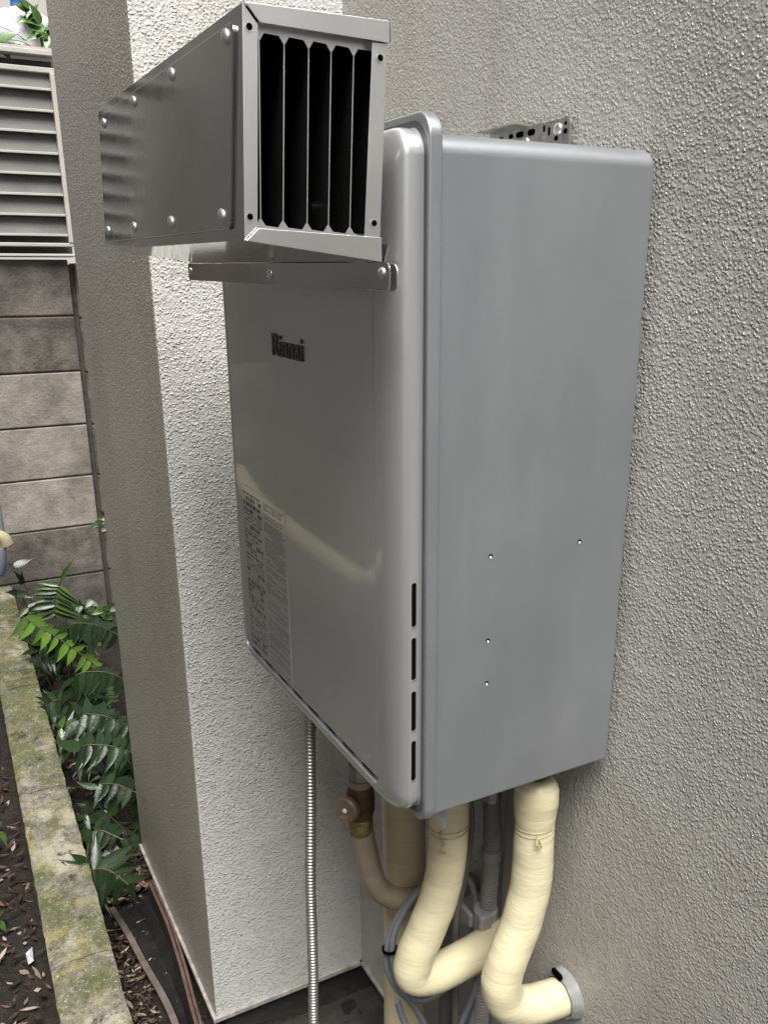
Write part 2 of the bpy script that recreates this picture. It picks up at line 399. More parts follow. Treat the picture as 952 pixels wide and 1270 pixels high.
for y0, y1 in ((-.2, .75), (.75, 1.35), (1.35, 1.95), (1.95, 2.55), (2.55, 2.89)): kerbblock(y0, y1)

# dark trough between kerb and pillar
tr = thing('plastic_trough', 'dark dusty plastic trough with worn brown rims lying along the pillar base', 'trough')
Lp = catmull([(-.168, 1.10, -.84), (-.155, .99, -.832), (-.146, .89, -.83), (-.134, .78, -.828), (-.131, .70, -.826), (-.135, .55, -.826)], 6)
Rp = catmull([(-.078, 1.10, -.805), (-.077, .99, -.803), (-.078, .927, -.801), (-.086, .80, -.80), (-.095, .70, -.80), (-.106, .55, -.80)], 6)
def ribbon(name, A, B, th, mat, parent):
    rings = []
    for a, b in zip(A, B): rings.append([Vector(a), Vector(b), Vector(b)-Vector((0, 0, th)), Vector(a)-Vector((0, 0, th))])
    return loft(name, rings, mat, parent, smooth=False)
mid = [Vector(((a.x+b.x)/2+.006, a.y, a.z-.018)) for a, b in zip(Lp, Rp)]
bev = lambda P, dx, dz=0: [Vector((p.x+dx, p.y, p.z+dz)) for p in P]
ribbon('trough_rim', bev(Lp, -.006), bev(Lp, .006, .001), .004, M_RIMG, tr)
ribbon('trough_rim', bev(Rp, -.007), bev(Rp, -.001, .001), .004, M_RIMR, tr)
ribbon('trough_rim', bev(Rp, .0005, .003), bev(Rp, .006, .003), .005, M_RIMR, tr)
rings = [[a+Vector((.004, 0, -.002)), a+Vector((.012, 0, -.014)), m+Vector((0, 0, -.004)), b+Vector((-.012, 0, -.03)), b+Vector((-.005, 0, -.002)),
          b+Vector((-.003, 0, -.004)), b+Vector((-.009, 0, -.035)), m+Vector((0, 0, -.009)), a+Vector((.009, 0, -.019)), a+Vector((.001, 0, -.004))] for a, m, b in zip(Lp, mid, Rp)]
loft('channel', rings, M_TROUGH, tr, smooth=False)
box('patio_slab', -.10, .249, .2, .641, -.9, -.862, M_SLAB).update_tag()
ps = bpy.data.objects['patio_slab']; ps['label'] = 'dark damp slab in the corner below the flexible steel hose'; ps['category'] = 'slab'

# ================================================================== WATER HEATER
wh = thing('water_heater', 'silver wall-hung gas water heater with lettering on its glossy front', 'water heater')
def bodyring(e):
    top = rrect(0+e, .455-e, .0+e, .600-e, .016, 7)[:16]; bot = rrect(0+e, .455-e, .0+e, .600-e, .003, 7)[16:]
    return top+bot
body = loft('body', [[(x, y, z) for y, z in bodyring(e)] for x, e in ((-.006, 0), (.2165, 0), (.2205, .0015), (.2215, .004))], M_SILVER, wh)
# sheet-metal screw holes on the side panel
for (x, z) in ((.061, .255), (.163, .254), (.061, .172), (.061, .128)):
    disc_stack('screw_hole', (x, -.0001, z), (0, -1, 0), [(0, .0021), (.0004, .0021), (.0004, .0015), (.0001, .0012)], M_HOLE, wh, n=14)
    disc_stack('hole_rim', (x, -.0001, z-.0012), (0, -1, 0), [(0, .0014), (.0006, .0011)], M_WHITE, wh, n=10)
# rim plate round the front cover (rolled edge)
def ringp(x, e, rad): return [(x, y, z) for y, z in rrect(-.006+e, .461-e, -.006+e, .614-e, rad, 8)]
loft('cover_rim', [ringp(-.0035, .006, .014), ringp(.0025, .0012, .018), ringp(.0012, 0, .019), ringp(-.0075, 0, .019), ringp(-.0088, .0008, .018), ringp(-.0094, .002, .017), ringp(-.0090, .006, .014)], M_SILVER, wh)
loft('groove_shade_strip', [[(x, y, z) for y, z in rrect(-.0028, .4575, .001, .608, .020, 8)] for x in (-.0085, -.0098)], M_GROOVE_SHADE, wh)  # thin dark strip painting the shade in the groove beside the cover
# front cover: lofted shell with a soft near edge and a shallow recess for the front panel
def cr(x, n_, f_, b_, t_, rad):
    return [(x, y, z) for y, z in rrect(.002+n_, .450-f_, .006+b_, .603-t_, rad, 8)]
rings = [cr(-.009, -.0012, -.0012, -.0012, -.0012, .020), cr(-.0105, 0, 0, 0, 0, .020), cr(-.0215, 0, 0, 0, 0, .020)]
for k in range(1, 10):
    a = k/9*pi/2
    rings.append(cr(-.0215-.0125*sin(a), .030*(1-cos(a)), .012*(1-cos(a)), .008*(1-cos(a)), .014*(1-cos(a)), .020+.012*(1-cos(a))))
rings += [cr(-.0342, .0385, .0150, .0135, .020, .010), cr(-.0342, .0392, .0162, .0148, .020, .009), cr(-.0290, .0396, .0168, .0152, .0205, .009)]
cover = loft('front_cover', rings, M_FRONT, wh)
# flush front panel (separate sheet, hairline joint on the near side, open channel along the bottom)
panel = loft('front_panel', [[(x, y, z) for y, z in rrect(.0428+e, .4320-e, .0285+e, .582-e, .006, 5)] for x, e in ((-.0295, 0), (-.0336, 0), (-.0340, .0005))], M_FRONT, wh)
# intake slots in the bottom channel
y = .418; k = 0
while y > .07:
    box('intake_slot', -.0306, -.0292, y-.026, y, .0222, .0272, M_HOLE, wh); y -= .0475; k += 1
# cover air slots on the near side: real pockets cut with boolean, dark liner inside
cut = []
dg = None
for (za, zb) in ((.200, .242), (.148, .190), (.096, .137), (.043, .086)):
    pts = rrect(-.0195, -.0145, za, zb, .00245, 6)
    c = prism('cutter', pts, 'y', -.003, .006, M_FRONT); cut.append(c)
jn = bmesh.new()
for c in cut: jn.from_mesh(c.data)
cm = bpy.data.meshes.new('cut'); jn.to_mesh(cm); jn.free(); cobj = bpy.data.objects.new('cut', cm); COL.objects.link(cobj)
md = cover.modifiers.new('b', 'BOOLEAN'); md.object = cobj; md.operation = 'DIFFERENCE'; md.solver = 'EXACT'
bpy.context.view_layer.update(); dg = bpy.context.evaluated_depsgraph_get()
nm = bpy.data.meshes.new_from_object(cover.evaluated_get(dg)); cover.modifiers.clear(); cover.data = nm
for c in cut+[cobj]: bpy.data.objects.remove(c)
for (za, zb) in ((.200, .242), (.148, .190), (.096, .137), (.043, .086)):
    prism('vent_slot', rrect(-.0193, -.0147, za+.0002, zb-.0002, .0023, 6), 'y', .0032, .0055, M_HOLE, wh)
    prism('slot_lip', rrect(-.0195, -.0145, za-.0012, za+.0006, .0004, 3), 'y', .0018, .0026, M_SILVER, wh)
# lettering
def textmesh(s, size, extrude, mat, name, parent, mw, spacing=1.0, bold=0):
    cu = bpy.data.curves.new(name, 'FONT'); cu.body = s; cu.size = size; cu.extrude = extrude; cu.offset = bold; cu.space_character = spacing; cu.resolution_u = 4
    t = bpy.data.objects.new('t', cu); COL.objects.link(t); bpy.context.view_layer.update()
    me = bpy.data.meshes.new_from_object(t.evaluated_get(bpy.context.evaluated_depsgraph_get())); bpy.data.objects.remove(t)
    me.materials.clear(); me.materials.append(mat); o = bpy.data.objects.new(name, me); COL.objects.link(o); o.parent = parent; o.matrix_local = mw; return o
LX = Matrix(((0, 0, -1), (-1, 0, 0), (0, 1, 0))).to_4x4()
def lx(x, y, z): m = LX.copy(); m.translation = Vector((x, y, z)); return m
lg = textmesh('Rinnai', .032, .0008, M_LOGO, 'brand_lettering', wh, lx(-.0348, .300, .4085), .98, .0004)
w_ = lg.dimensions.x if lg.dimensions.x > 0 else .08
lg.matrix_local = lx(-.0348, .280, .4150) @ Matrix.Diagonal((.083/w_, 1.0, 1, 1))
# warning label with print
lab = box('warning_label', -.03445, -.0341, .266, .412, .034, .248, M_FRONT, wh)
def prt(name, mat, rects):
    v = []; fc = []
    for (ya, yb, za, zb) in rects:
        b0 = len(v); v += [(-.03452, ya, za), (-.03452, yb, za), (-.03452, yb, zb), (-.03452, ya, zb)]; fc.append((b0, b0+1, b0+2, b0+3))
    me = bpy.data.meshes.new(name); me.from_pydata(v, [], fc); me.materials.append(mat); o = bpy.data.objects.new(name, me); COL.objects.link(o); o.parent = lab
    o['kind'] = 'stuff'
rc = []; z = .240
while z > .04:
    h = random.choice((.0022, .003, .005, .0016)); y = .408
    while y > .350:
        w = random.uniform(.003, .016)
        if random.random() < .78: rc.append((max(.344, y-w), y, z-h, z))
        y -= w+random.uniform(.0015, .004)
    z -= h+random.uniform(.0014, .0028)
prt('bold_print', M_PRINT, rc)
rc = []; z = .240
while z > .037:
    y = .336
    while y > .276:
        w = random.uniform(.006, .03)
        if random.random() < .85: rc.append((max(.271, y-w), y, z-.0013, z))
        y -= w+random.uniform(.001, .003)
    z -= random.choice((.0032, .0032, .0034, .0065))
prt('fine_print', M_PRINT2, rc)
# small tab bracket below
prism('lower_tab', [(.008, -.001), (.030, -.001), (.030, -.034), (.027, -.034)], 'y', .018, .0195, M_SILVER, wh)
box('pipe_plate', .03, .2, .03, .43, -.004, -.0005, M_DARKSTEEL, wh)

# perforated hanging bracket seen above the heater
mb = thing('wall_bracket', 'perforated dark steel hanging bracket screwed to the wall above the heater', 'bracket')
plate = prism('plate', [(y, z) for y, z in rrect(.124, .262, .52, .640, .004, 4)], 'x', .2215, .2245, M_DARKSTEEL, mb)
for (y, z, w, h) in ((.206, .6335, .0065, .0028), (.186, .6335, .0062, .0030), (.222, .6335, .004, .0022), (.1645, .6345, .0016, .003), (.156, .631, .0015, .004), (.130, .6285, .003, .0024), (.130, .6355, .002, .0018), (.240, .633, .003, .002), (.144, .6235, .0028, .0022)):
    prism('punched_hole', rrect(y-w, y+w, z-h, z+h, min(w, h)*.95, 4), 'x', .2212, .2216, M_HOLE, mb)
disc_stack('screw', (.2214, .1415, .6315), (-1, 0, 0), [(0, .0058), (.002, .0052), (.0032, .003), (.0034, 0)], M_BRUSH, mb)
disc_stack('screw', (.2214, .195, .6245), (-1, 0, 0), [(0, .0058), (.002, .0052), (.0032, .003), (.0034, 0)], M_BRUSH, mb)
prism('flange', [(.205, .640), (.2245, .640), (.2245, .6415), (.205, .6415)], 'y', .19, .262, M_DARKSTEEL, mb)

# ================================================================== EXHAUST DUCT COVER
ex = thing('exhaust_deflector', 'polished stainless exhaust duct box with dark vertical vanes mounted on the heater front', 'exhaust duct')
YN, YF = -.030, .428
TL, TR, BR, BL = (-.158, .658), (-.057, .659), (-.064, .507), (-.165, .520)
def lerp(a, b, t): return tuple(a[i]+(b[i]-a[i])*t for i in range(2))
def sheet(name, A, B, y0, y1, th, mat, inward):
    nx, nz = inward; pts = [A, B, (B[0]+nx*th, B[1]+nz*th), (A[0]+nx*th, A[1]+nz*th)]
    return prism(name, pts, 'y', y0, y1, mat, ex)
sheet('outer_plate', TL, BL, YN, YF, .0015, M_STEEL, (1, 0))
sheet('top_plate', (TL[0]+.0016, TL[1]), (TR[0]-.0016, TR[1]), YN, YF, .0015, M_STEEL, (0, -1))
sheet('bottom_plate', (BL[0]+.0016, BL[1]), (BR[0]-.0016, BR[1]), YN, YF, .0015, M_STEEL, (0, 1))
sheet('back_plate', TR, BR, YN, YF, .0015, M_STEEL, (-1, 0))
prism('end_plate', [TL, TR, BR, BL], 'y', YF+.0005, YF+.002, M_STEEL, ex)
# near-black sheets added to darken the inside of the duct
prism('inner_dark_sheet', [(TL[0]+.003, TL[1]-.003), (TR[0]-.003, TR[1]-.003), (TR[0]-.0034, TR[1]-.0034), (TL[0]+.0034, TL[1]-.0034)], 'y', YN+.012, YF-.01, M_INNER, ex)
prism('inner_dark_sheet', [(BL[0]+.003, BL[1]+.003), (BR[0]-.003, BR[1]+.003), (BR[0]-.003, BR[1]+.0034), (BL[0]+.003, BL[1]+.0034)], 'y', YN+.012, YF-.01, M_INNER, ex)
prism('inner_dark_sheet', [(TL[0]+.003, TL[1]-.004), (BL[0]+.003, BL[1]+.004), (BL[0]+.0034, BL[1]+.004), (TL[0]+.0034, TL[1]-.004)], 'y', YN+.012, YF-.01, M_INNER, ex)
prism('inner_dark_sheet', [(TR[0]-.003, TR[1]-.004), (BR[0]-.003, BR[1]+.004), (BR[0]-.0034, BR[1]+.004), (TR[0]-.0034, TR[1]-.004)], 'y', YN+.012, YF-.01, M_INNER, ex)
prism('inner_dark_sheet', [(TL[0]+.004, TL[1]-.004), (TR[0]-.004, TR[1]-.004), (BR[0]-.004, BR[1]+.004), (BL[0]+.004, BL[1]+.004)], 'y', .20, .203, M_INNER, ex)
for (x, y, z) in ((-.128, .05, .625), (-.107, .04, .636), (-.100, .03, .545)):
    disc_stack('inner_screw', (x, y, z), (0, -1, 0), [(0, .003), (.008, .003), (.009, .001)], M_BRUSH, ex, n=8)
# front frame strips (folded flanges), inner edge points
iTL, iTR, iBR, iBL = (-.1515, .6465), (-.0675, .6455), (-.0755, .5235), (-.1575, .5285)
Y0, Y1 = YN-.0016, YN-.0002
prism('frame_strip', [TL, (TL[0]+.0095, iTL[1]+.0005), (BL[0]+.0095, iBL[1]), BL], 'y', Y0, Y1, M_BRUSH, ex, bevel=.0003)
prism('frame_strip', [(TR[0]-.0003, iTR[1]), (TR[0]-.0115, iTR[1]), (BR[0]-.0125, iBR[1]), (BR[0]-.0003, iBR[1])], 'y', Y0+.0002, Y1, M_BRUSH, ex, bevel=.0003)
prism('frame_strip', [(TL[0]+.001, TL[1]), (TR[0]+.0008, TR[1]-.0002), (TR[0]+.0004, iTR[1]+.0003), (TL[0]+.0105, iTL[1]+.0012)], 'y', Y0-.0016, Y0-.0002, M_BRUSH, ex, bevel=.0003)
prism('frame_strip', [(BL[0]+.0005, BL[1]-.0005), (BL[0]+.0095, iBL[1]-.001), (BR[0], iBR[1]-.0005), (BR[0]+.0004, BR[1]-.0005)], 'y', Y0-.0016, Y0-.0002, M_BRUSH, ex, bevel=.0003)
box('corner_fold', TR[0]+.0012, TR[0]+.0026, YN-.0034, YN+.008, .6462, .660, M_BRUSH, ex)
for (x, z) in ((-.1545, .645), (-.0630, .6365), (-.0690, .5325), (-.1605, .5345)):
    disc_stack('screw_hole', (x, Y0-.0001, z), (0, -1, 0), [(0, .0029), (.0003, .0029), (.0003, .0021)], M_BRUSH, ex, n=16)
    disc_stack('screw_hole', (x, Y0-.0005, z), (0, -1, 0), [(0, .0021), (.0001, .0021)], M_HOLE, ex, n=14)
# vane grille: rails with cut corners and five thin vanes
vt = [-.1455, -.1285, -.1115, -.0955, -.0790]; vb = [-.1505, -.1345, -.1170, -.1010, -.0845]
def zt(x): return .6445+(x+.15)*-.035
def zb(x): return .5295+(x+.15)*-.06
yg = YN+.006
def railpts(vs, zf, s, edge):
    pts = [(edge[0], zf(edge[0])+s*.006), (edge[0], zf(edge[0]))]
    for x in vs: pts += [(x-.0035, zf(x)), (x-.0006, zf(x)-s*.0042), (x+.0006, zf(x)-s*.0042), (x+.0035, zf(x))]
    pts += [(edge[1], zf(edge[1])), (edge[1], zf(edge[1])+s*.006)]; return pts
prism('grille_rail', railpts(vt, zt, 1, (-.156, -.061)), 'y', yg, yg+.001, M_BRUSH, ex)
prism('grille_rail', railpts(vb, zb, -1, (-.161, -.067)), 'y', yg, yg+.001, M_BRUSH, ex)
for a, b in zip(vt, vb):
    v = []
    for y_ in (yg-.0002, yg+.040):
        for s in (-.00035, .00035): v += [(a+s+(y_-yg)*.1, y_, zt(a)-.002), (b+s+(y_-yg)*.1, y_, zb(b)+.002)]
    link('vane', v, [(0, 1, 3, 2), (4, 6, 7, 5), (0, 2, 6, 4), (1, 5, 7, 3), (0, 4, 5, 1), (2, 3, 7, 6)], [M_INNER, M_BRUSH], ex)
    ob = v[:4]; e = [(x, yg-.0003, z) for x, _, z in ob]; e2 = [(x, yg+.0006, z) for x, _, z in ob]
    link('vane_edge', e+e2, [(0, 1, 3, 2), (4, 6, 7, 5), (0, 2, 6, 4), (1, 5, 7, 3), (0, 4, 5, 1), (2, 3, 7, 6)], M_BRUSH, ex)
# raised riveted access panel on the outer face
def ox(z, off=0): t = (TL[1]-z)/(TL[1]-BL[1]); return TL[0]+(BL[0]-TL[0])*t-off
pp = rrect(.0, .416, .5275, .6505, .006, 5); pp = [(y if y > .2 else y-.018+(0.010 if z < .59 else 0), z) for y, z in pp]
rg = lambda off, e: [(ox(.589+(z-.589)*(1-e), off), .2+(y-.2)*(1-e*.3), .589+(z-.589)*(1-e)) for y, z in pp]
loft('access_panel', [rg(0.0002, 0), rg(.0016, 0), rg(.0022, .01)], M_STEEL, ex)
for (y, z) in ((-.006, .6435), (.128, .6430), (.258, .6420), (.392, .6405), (.008, .5365), (.143, .5375), (.277, .5380), (.398, .5385)):
    disc_stack('rivet', (ox(z, .0022), y, z), (-1, 0, -.05), [(0, .0050), (.0012, .0048), (.0026, .0032), (.0032, .001)], M_BRUSH, ex, n=16)
# support rail under the box
def rl(x0, z0, x1, z1, y0, y1, name='support_rail'):
    return prism(name, [(x0, z0), (x1, z1), (x1+.0015, z1), (x0+.0015, z0)], 'y', y0, y1, M_STEEL, ex)
rr_ = [(-.0565, y, z) for y, z in rrect(-.030, .500, .4868, .5060, .005, 5)]; r2 = [(-.0550, y, z) for _, y, z in rr_]
loft('support_rail', [rr_, r2], M_STEEL, ex, smooth=False)
prism('support_rail', [(-.0566, .5063), (-.0530, .5190), (-.0515, .5190), (-.0551, .5063)], 'y', -.022, .492, M_STEEL, ex)
prism('support_rail', [(-.0550, .5045), (-.0355, .5045), (-.0355, .5060), (-.0550, .5060)], 'y', .0, .42, M_STEEL, ex)
rr3 = [(-.0520, y, z) for y, z in rrect(-.034, .02, .4858, .5050, .006, 5)]; r4 = [(-.0508, y, z) for _, y, z in rr3]
loft('rail_tab', [rr3, r4], M_BRUSH, ex, smooth=False)
for (y, z) in ((-.020, .4990), (.215, .4960), (.488, .4975)):
    disc_stack('bolt_head', (-.0565, y, z), (-1, 0, 0), [(0, .0042), (.0012, .0040), (.0028, .0022), (.003, 0)], M_BRUSH, ex, n=16)
disc_stack('bolt_head', (-.0555, .208, .5110), (-1, 0, .7), [(0, .0035), (.0012, .0033), (.0022, .002)], M_BRUSH, ex, n=12)
disc_stack('flue_collar', (-.0346, .24, .560), (-1, 0, 0), [(0, .045), (.0205, .045)], M_BRUSH, ex, n=32)
tube('loose_wire', catmull([(-.0555, .50, .4925), (-.055, .56, .496), (-.05, .62, .499)], 5), .0004, M_DARKSTEEL, ex, n=5)

# ================================================================== PIPES
def soft(i, k, seed):
    return .016*NZ.noise(Vector((i*.35+seed, cos(2*pi*k)*1.5, sin(2*pi*k)*1.5)))+.008*NZ.noise(Vector((i*.9+seed, cos(2*pi*k)*3, sin(2*pi*k)*3)))
def wrapped(name, label, pts, rad, mat, seed, cat='pipe', m=9, radf=None, pitch=.042):
    t = thing(name, label, cat); P = resample(catmull(pts, 12), .0035)
    def bf(i, k):
        fr_ = (i*.0035/pitch+k+.25*NZ.noise(Vector((i*.02, seed, 0)))) % 1.0
        wr = NZ.noise(Vector((i*.30+seed, cos(2*pi*k)*.9, sin(2*pi*k)*.9)))
        return .014*(fr_ if fr_ < .93 else (1-fr_)*13)+0.008*wr+.008*NZ.noise(Vector((i*.045+seed, cos(2*pi*k)*1.4, sin(2*pi*k)*1.4)))
    tube('insulation', P, rad, mat, t, n=40, radf=radf, bumpf=bf); return t
def pw(u, tab):
    for (a, x), (b, y) in zip(tab[:-1], tab[1:]):
        if u <= b: return x+(y-x)*max(0, (u-a))/(b-a)
    return tab[-1][1]
def cord(t, c, rad, tilt, turns=2):
    for q in range(turns):
        P = [(c[0]+rad*cos(a), c[1]+rad*sin(a), c[2]+tilt*cos(a+1.2*q)+q*.004-.002) for a in [i/28*2*pi for i in range(29)]]
        tube('tie_cord', P, .0008, M_CORD, t, n=6)
rp = wrapped('right_wrapped_pipe', 'cream tape-wrapped pipe nearest the camera, bending into the grey collar on the wall',
    [(.163, .045, -.030), (.163, .045, -.050), (.163, .045, -.110), (.162, .045, -.170), (.150, .045, -.225), (.133, .045, -.268), (.126, .045, -.303), (.138, .045, -.335), (.168, .045, -.352), (.200, .045, -.360), (.236, .045, -.364)],
    .0238, M_TAPE, 3, radf=lambda i, n: .0236*pw(i/(n-1), ((0, .62), (.012, .90), (.03, 1.04), (.07, 1.06), (.12, .98), (.145, .91), (.18, .96), (.3, 1.0), (1, 1.0))))
cord(rp, (.163, .045, -.092), .0220, .002)
tube('tie_cord', catmull([(.150, .022, -.087), (.146, .018, -.096), (.152, .019, -.099), (.149, .019, -.090), (.154, .019, -.103)], 5), .0011, M_CORD, rp, n=6)
disc_stack('pipe_stub', (.163, .045, -.002), (0, 0, -1), [(0, .012), (.014, .012), (.014, .016), (.022, .016), (.022, .011), (.04, .011)], M_RUST, rp, n=18)
mp = wrapped('middle_wrapped_pipe', 'cream tape-wrapped pipe in the middle with a sharp elbow turning right',
    [(.116, .15, -.015), (.115, .15, -.10), (.113, .15, -.182), (.103, .15, -.238), (.084, .15, -.284), (.068, .15, -.318), (.066, .15, -.344), (.090, .15, -.358), (.123, .152, -.360), (.160, .155, -.358), (.236, .165, -.356)],
    .0240, M_TAPE, 11, radf=None)
cord(mp, (.115, .15, -.140), .0244, .003)
tube('tie_cord', catmull([(.095, .135, -.132), (.090, .13, -.138), (.095, .128, -.147), (.090, .13, -.155), (.097, .128, -.160)], 5), .001, M_CORD, mp, n=6)
bp = wrapped('thick_wrapped_pipe', 'thick dusty cream wrapped pipe standing vertically behind the others',
    [(.133, .30, -.002), (.133, .30, -.10), (.1335, .30, -.22), (.136, .30, -.34), (.134, .30, -.358), (.135, .30, -.42), (.133, .30, -.60), (.133, .30, -.88)], .0300, M_TAPE2, 21)
# tan pipe with valve
vv = thing('gas_valve_pipe', 'tan wrapped pipe with a rusty brass stop valve and round brown handle', 'valve')
tube('insulation', catmull([(.045, .25, -.188), (.049, .25, -.212), (.056, .25, -.250), (.068, .25, -.285), (.092, .25, -.310), (.128, .252, -.326), (.165, .256, -.334), (.235, .262, -.345)], 8), .0155, M_TAN, vv, n=20, bumpf=lambda i, k: soft(i, k, 33)*1.6)
disc_stack('union_nut', (.044, .25, -.165), (0, 0, -1), [(0, .0150), (.002, .0165), (.018, .0165), (.024, .0145)], M_BRASS, vv, flat_n=8)
disc_stack('valve_body', (.044, .25, -.118), (0, 0, -1), [(0, .0145), (.005, .0165), (.016, .0185), (.034, .0185), (.046, .0150)], M_RUST, vv, n=20)
disc_stack('packing_ring', (.044, .25, -.108), (0, 0, -1), [(0, .0155), (.009, .0155)], M_TAN, vv, n=20)
disc_stack('steel_nipple', (.044, .25, -.003), (0, 0, -1), [(0, .0115), (.085, .0115), (.085, .015), (.104, .015)], M_DARKSTEEL, vv, flat_n=8)
disc_stack('handle', (.026, .238, -.136), (-.9, -.45, 0), [(0, .006), (.004, .006), (.004, .0155), (.010, .0165), (.013, .0145)], M_HANDLE, vv, n=24)
prism('handle_pointer', [(.007, -.143), (.016, -.143), (.013, -.162)], 'y', .228, .234, M_HANDLE, vv)
disc_stack('handle_screw', (.0140, .232, -.136), (-.9, -.45, 0), [(0, .0032), (.0014, .003), (.0018, .001)], M_WHITE, vv, n=12)
# collar on the wall
cl_ = thing('wall_collar', 'grey putty collar where the right cream pipe enters the wall', 'collar')
rings = []
for (x, rb) in ((.2315, .0345), (.226, .0325), (.219, .0295), (.2145, .0270), (.216, .0248), (.2285, .0246)):
    rings.append([(x+.0015*NZ.noise(Vector((cos(a)*2, sin(a)*2, x*80))), .044+rb*cos(a)*(1+.06*NZ.noise(Vector((cos(a)*2, sin(a)*2, rb*50)))), -.361+rb*sin(a)*(1.02 if sin(a) > 0 else .98)) for a in [k/32*2*pi for k in range(32)]])
loft('putty', rings, M_PUTTY, cl_, False, False)
prism('gap', rrect(-.001, .018, -.3375, -.3285, .004, 4), 'x', .2135, .2165, M_HOLE, cl_).location = (0, .042, .002)

# flexible steel hose
fh = thing('flexible_steel_hose', 'ribbed bright steel flexible hose hanging straight down from the heater', 'hose')
pth = catmull([(.024, .35, -.002), (.020, .35, -.06), (.0155, .35, -.20), (.0105, .35, -.33), (.009, .35, -.47), (.006, .35, -.60), (.006, .35, -.88)], 40); pth = resample(pth, .00088)
tube('ribbed_tube', pth, .006, M_FLEX, fh, n=14, radf=lambda i, n: .0061+.0017*abs(sin(i*pi/6)))
# corrugated conduit
cd = thing('corrugated_conduit', 'grey corrugated cable conduit on the wall between the cream pipes', 'conduit')
pth = catmull([(.196, .178, -.145), (.198, .177, -.20), (.200, .180, -.26), (.200, .185, -.354), (.200, .190, -.47), (.200, .191, -.60), (.200, .19, -.88)], 160)
tube('ribbed_tube', pth, .011, M_COND, cd, n=18, radf=lambda i, n: .0106+(.0009 if (i % 8) < 5 else -.0009))
disc_stack('coupling', (.1985, .178, -.222), (0, 0, -1), [(0, .0125), (.004, .0138), (.012, .0138), (.016, .0125)], M_COND, cd, n=20)
disc_stack('upper_fitting', (.196, .178, -.02), (0, 0, -1), [(0, .009), (.095, .009), (.097, .0125), (.125, .0125)], M_DARKSTEEL, cd, n=14)
cp = thing('conduit_clip', 'grey plastic saddle clip holding the corrugated conduit', 'clip')
disc_stack('clip_band', (.196, .183, -.318), (0, 0, -1), [(0, .0148), (.002, .0170), (.036, .0170), (.04, .0148)], M_CLIP, cp, n=20)
box('clip_ear', .176, .184, .190, .232, -.352, -.330, M_CLIP, cp, bevel=.003)
box('clip_ear', .174, .192, .160, .170, -.340, -.312, M_CLIP, cp, bevel=.003)

# grey cable coil
cc = thing('cable_coil', 'grey-blue cable coiled in loops and tied at the left behind the middle cream pipe', 'cable')
tube('cable', catmull([(.173, .20, -.15), (.176, .205, -.24), (.165, .21, -.268), (.126, .215, -.272), (.091, .218, -.300), (.068, .22, -.344), (.064, .22, -.388), (.079, .212, -.432), (.108, .20, -.450), (.145, .195, -.440), (.175, .197, -.40), (.192, .20, -.345),
    (.183, .205, -.285), (.145, .21, -.262), (.104, .213, -.284), (.077, .214, -.322), (.068, .212, -.360), (.075, .208, -.415), (.100, .205, -.465), (.120, .205, -.52), (.14, .205, -.62), (.15, .2, -.88)], 12), .0046, M_CABLE, cc, n=12)
tube('cable', catmull([(.198, .20, -.33), (.206, .195, -.40), (.190, .192, -.455), (.173, .192, -.50), (.150, .195, -.545), (.115, .20, -.535), (.086, .203, -.49), (.072, .206, -.44)], 12), .0046, M_CABLE, cc, n=12)
tube('cable', catmull([(.208, .20, -.38), (.204, .198, -.46), (.188, .195, -.52), (.165, .195, -.60), (.16, .195, -.88)], 12), .0046, M_CABLE, cc, n=12)
for q in range(2):
    tube('cable_tie', [(.0655+.0095*cos(a), .214+.009*sin(a), -.357+.002*q) for a in [i/16*2*pi for i in range(17)]], .0014, M_BLACK, cc, n=6)
dc = thing('dark_power_cable', 'dark grey cable dropping from the heater just right of the middle cream pipe', 'cable')
tube('cable', catmull([(.150, .17, -.005), (.158, .172, -.12), (.163, .175, -.18), (.158, .18, -.26), (.150, .185, -.32), (.155, .19, -.45), (.158, .19, -.88)], 10), .0048, M_CABLE2, dc, n=10)
dc2 = thing('hidden_grey_pipe', 'slim grey pipe standing against the wall below the middle elbow', 'pipe')
tube('pipe', [(.196, .27, -.002), (.196, .27, -.88)], .0125, M_COND, dc2, n=16)
dc3 = thing('back_drain_pipe', 'dark grey drain pipe behind the right of the thick wrapped pipe', 'pipe')
tube('pipe', [(.175, .245, -.002), (.176, .25, -.30), (.178, .25, -.88)], .010, M_CABLE2, dc3, n=14)
wd = thing('wall_duct_cover', 'dim grey vertical cable duct fixed to the wall behind the conduit', 'duct')
box('cover', .2085, .2278, .118, .166, -.34, .0, M_COND, wd, bevel=.003)

# insulated pipe across the passage (seen mirrored in the glossy front)
ap = wrapped('passage_wrapped_pipe', 'pale wrapped pipe along the opposite wall, mirrored in the glossy heater front',
    [(-.82, 2.88, -.31), (-.80, 2.60, -.37), (-.80, 2.2, -.40), (-.80, 1.75, -.412), (-.80, 1.62, -.405), (-.81, 1.57, -.36), (-.93, 1.56, -.33), (-1.0, 1.56, -.33)], .036, M_TAPE, 5)
lp = thing('grey_drain_elbow', 'grey pipe with a beige elbow at the left edge above the kerb', 'pipe')
tube('pipe', catmull([(-.212, 2.3, -.16), (-.212, 2.3, -.30), (-.222, 2.3, -.42)], 4), .018, M_PVC, lp, n=16)
tube('elbow', catmull([(-.30, 2.27, -.29), (-.235, 2.265, -.285), (-.205, 2.265, -.292), (-.196, 2.265, -.315)], 6), .021, M_TAPE2, lp, n=18)
disc_stack('socket', (-.222, 2.27, -.318), (-.1, 0, -1), [(0, .024), (.008, .026), (.05, .024), (.09, .012)], M_PVC, lp, n=20)

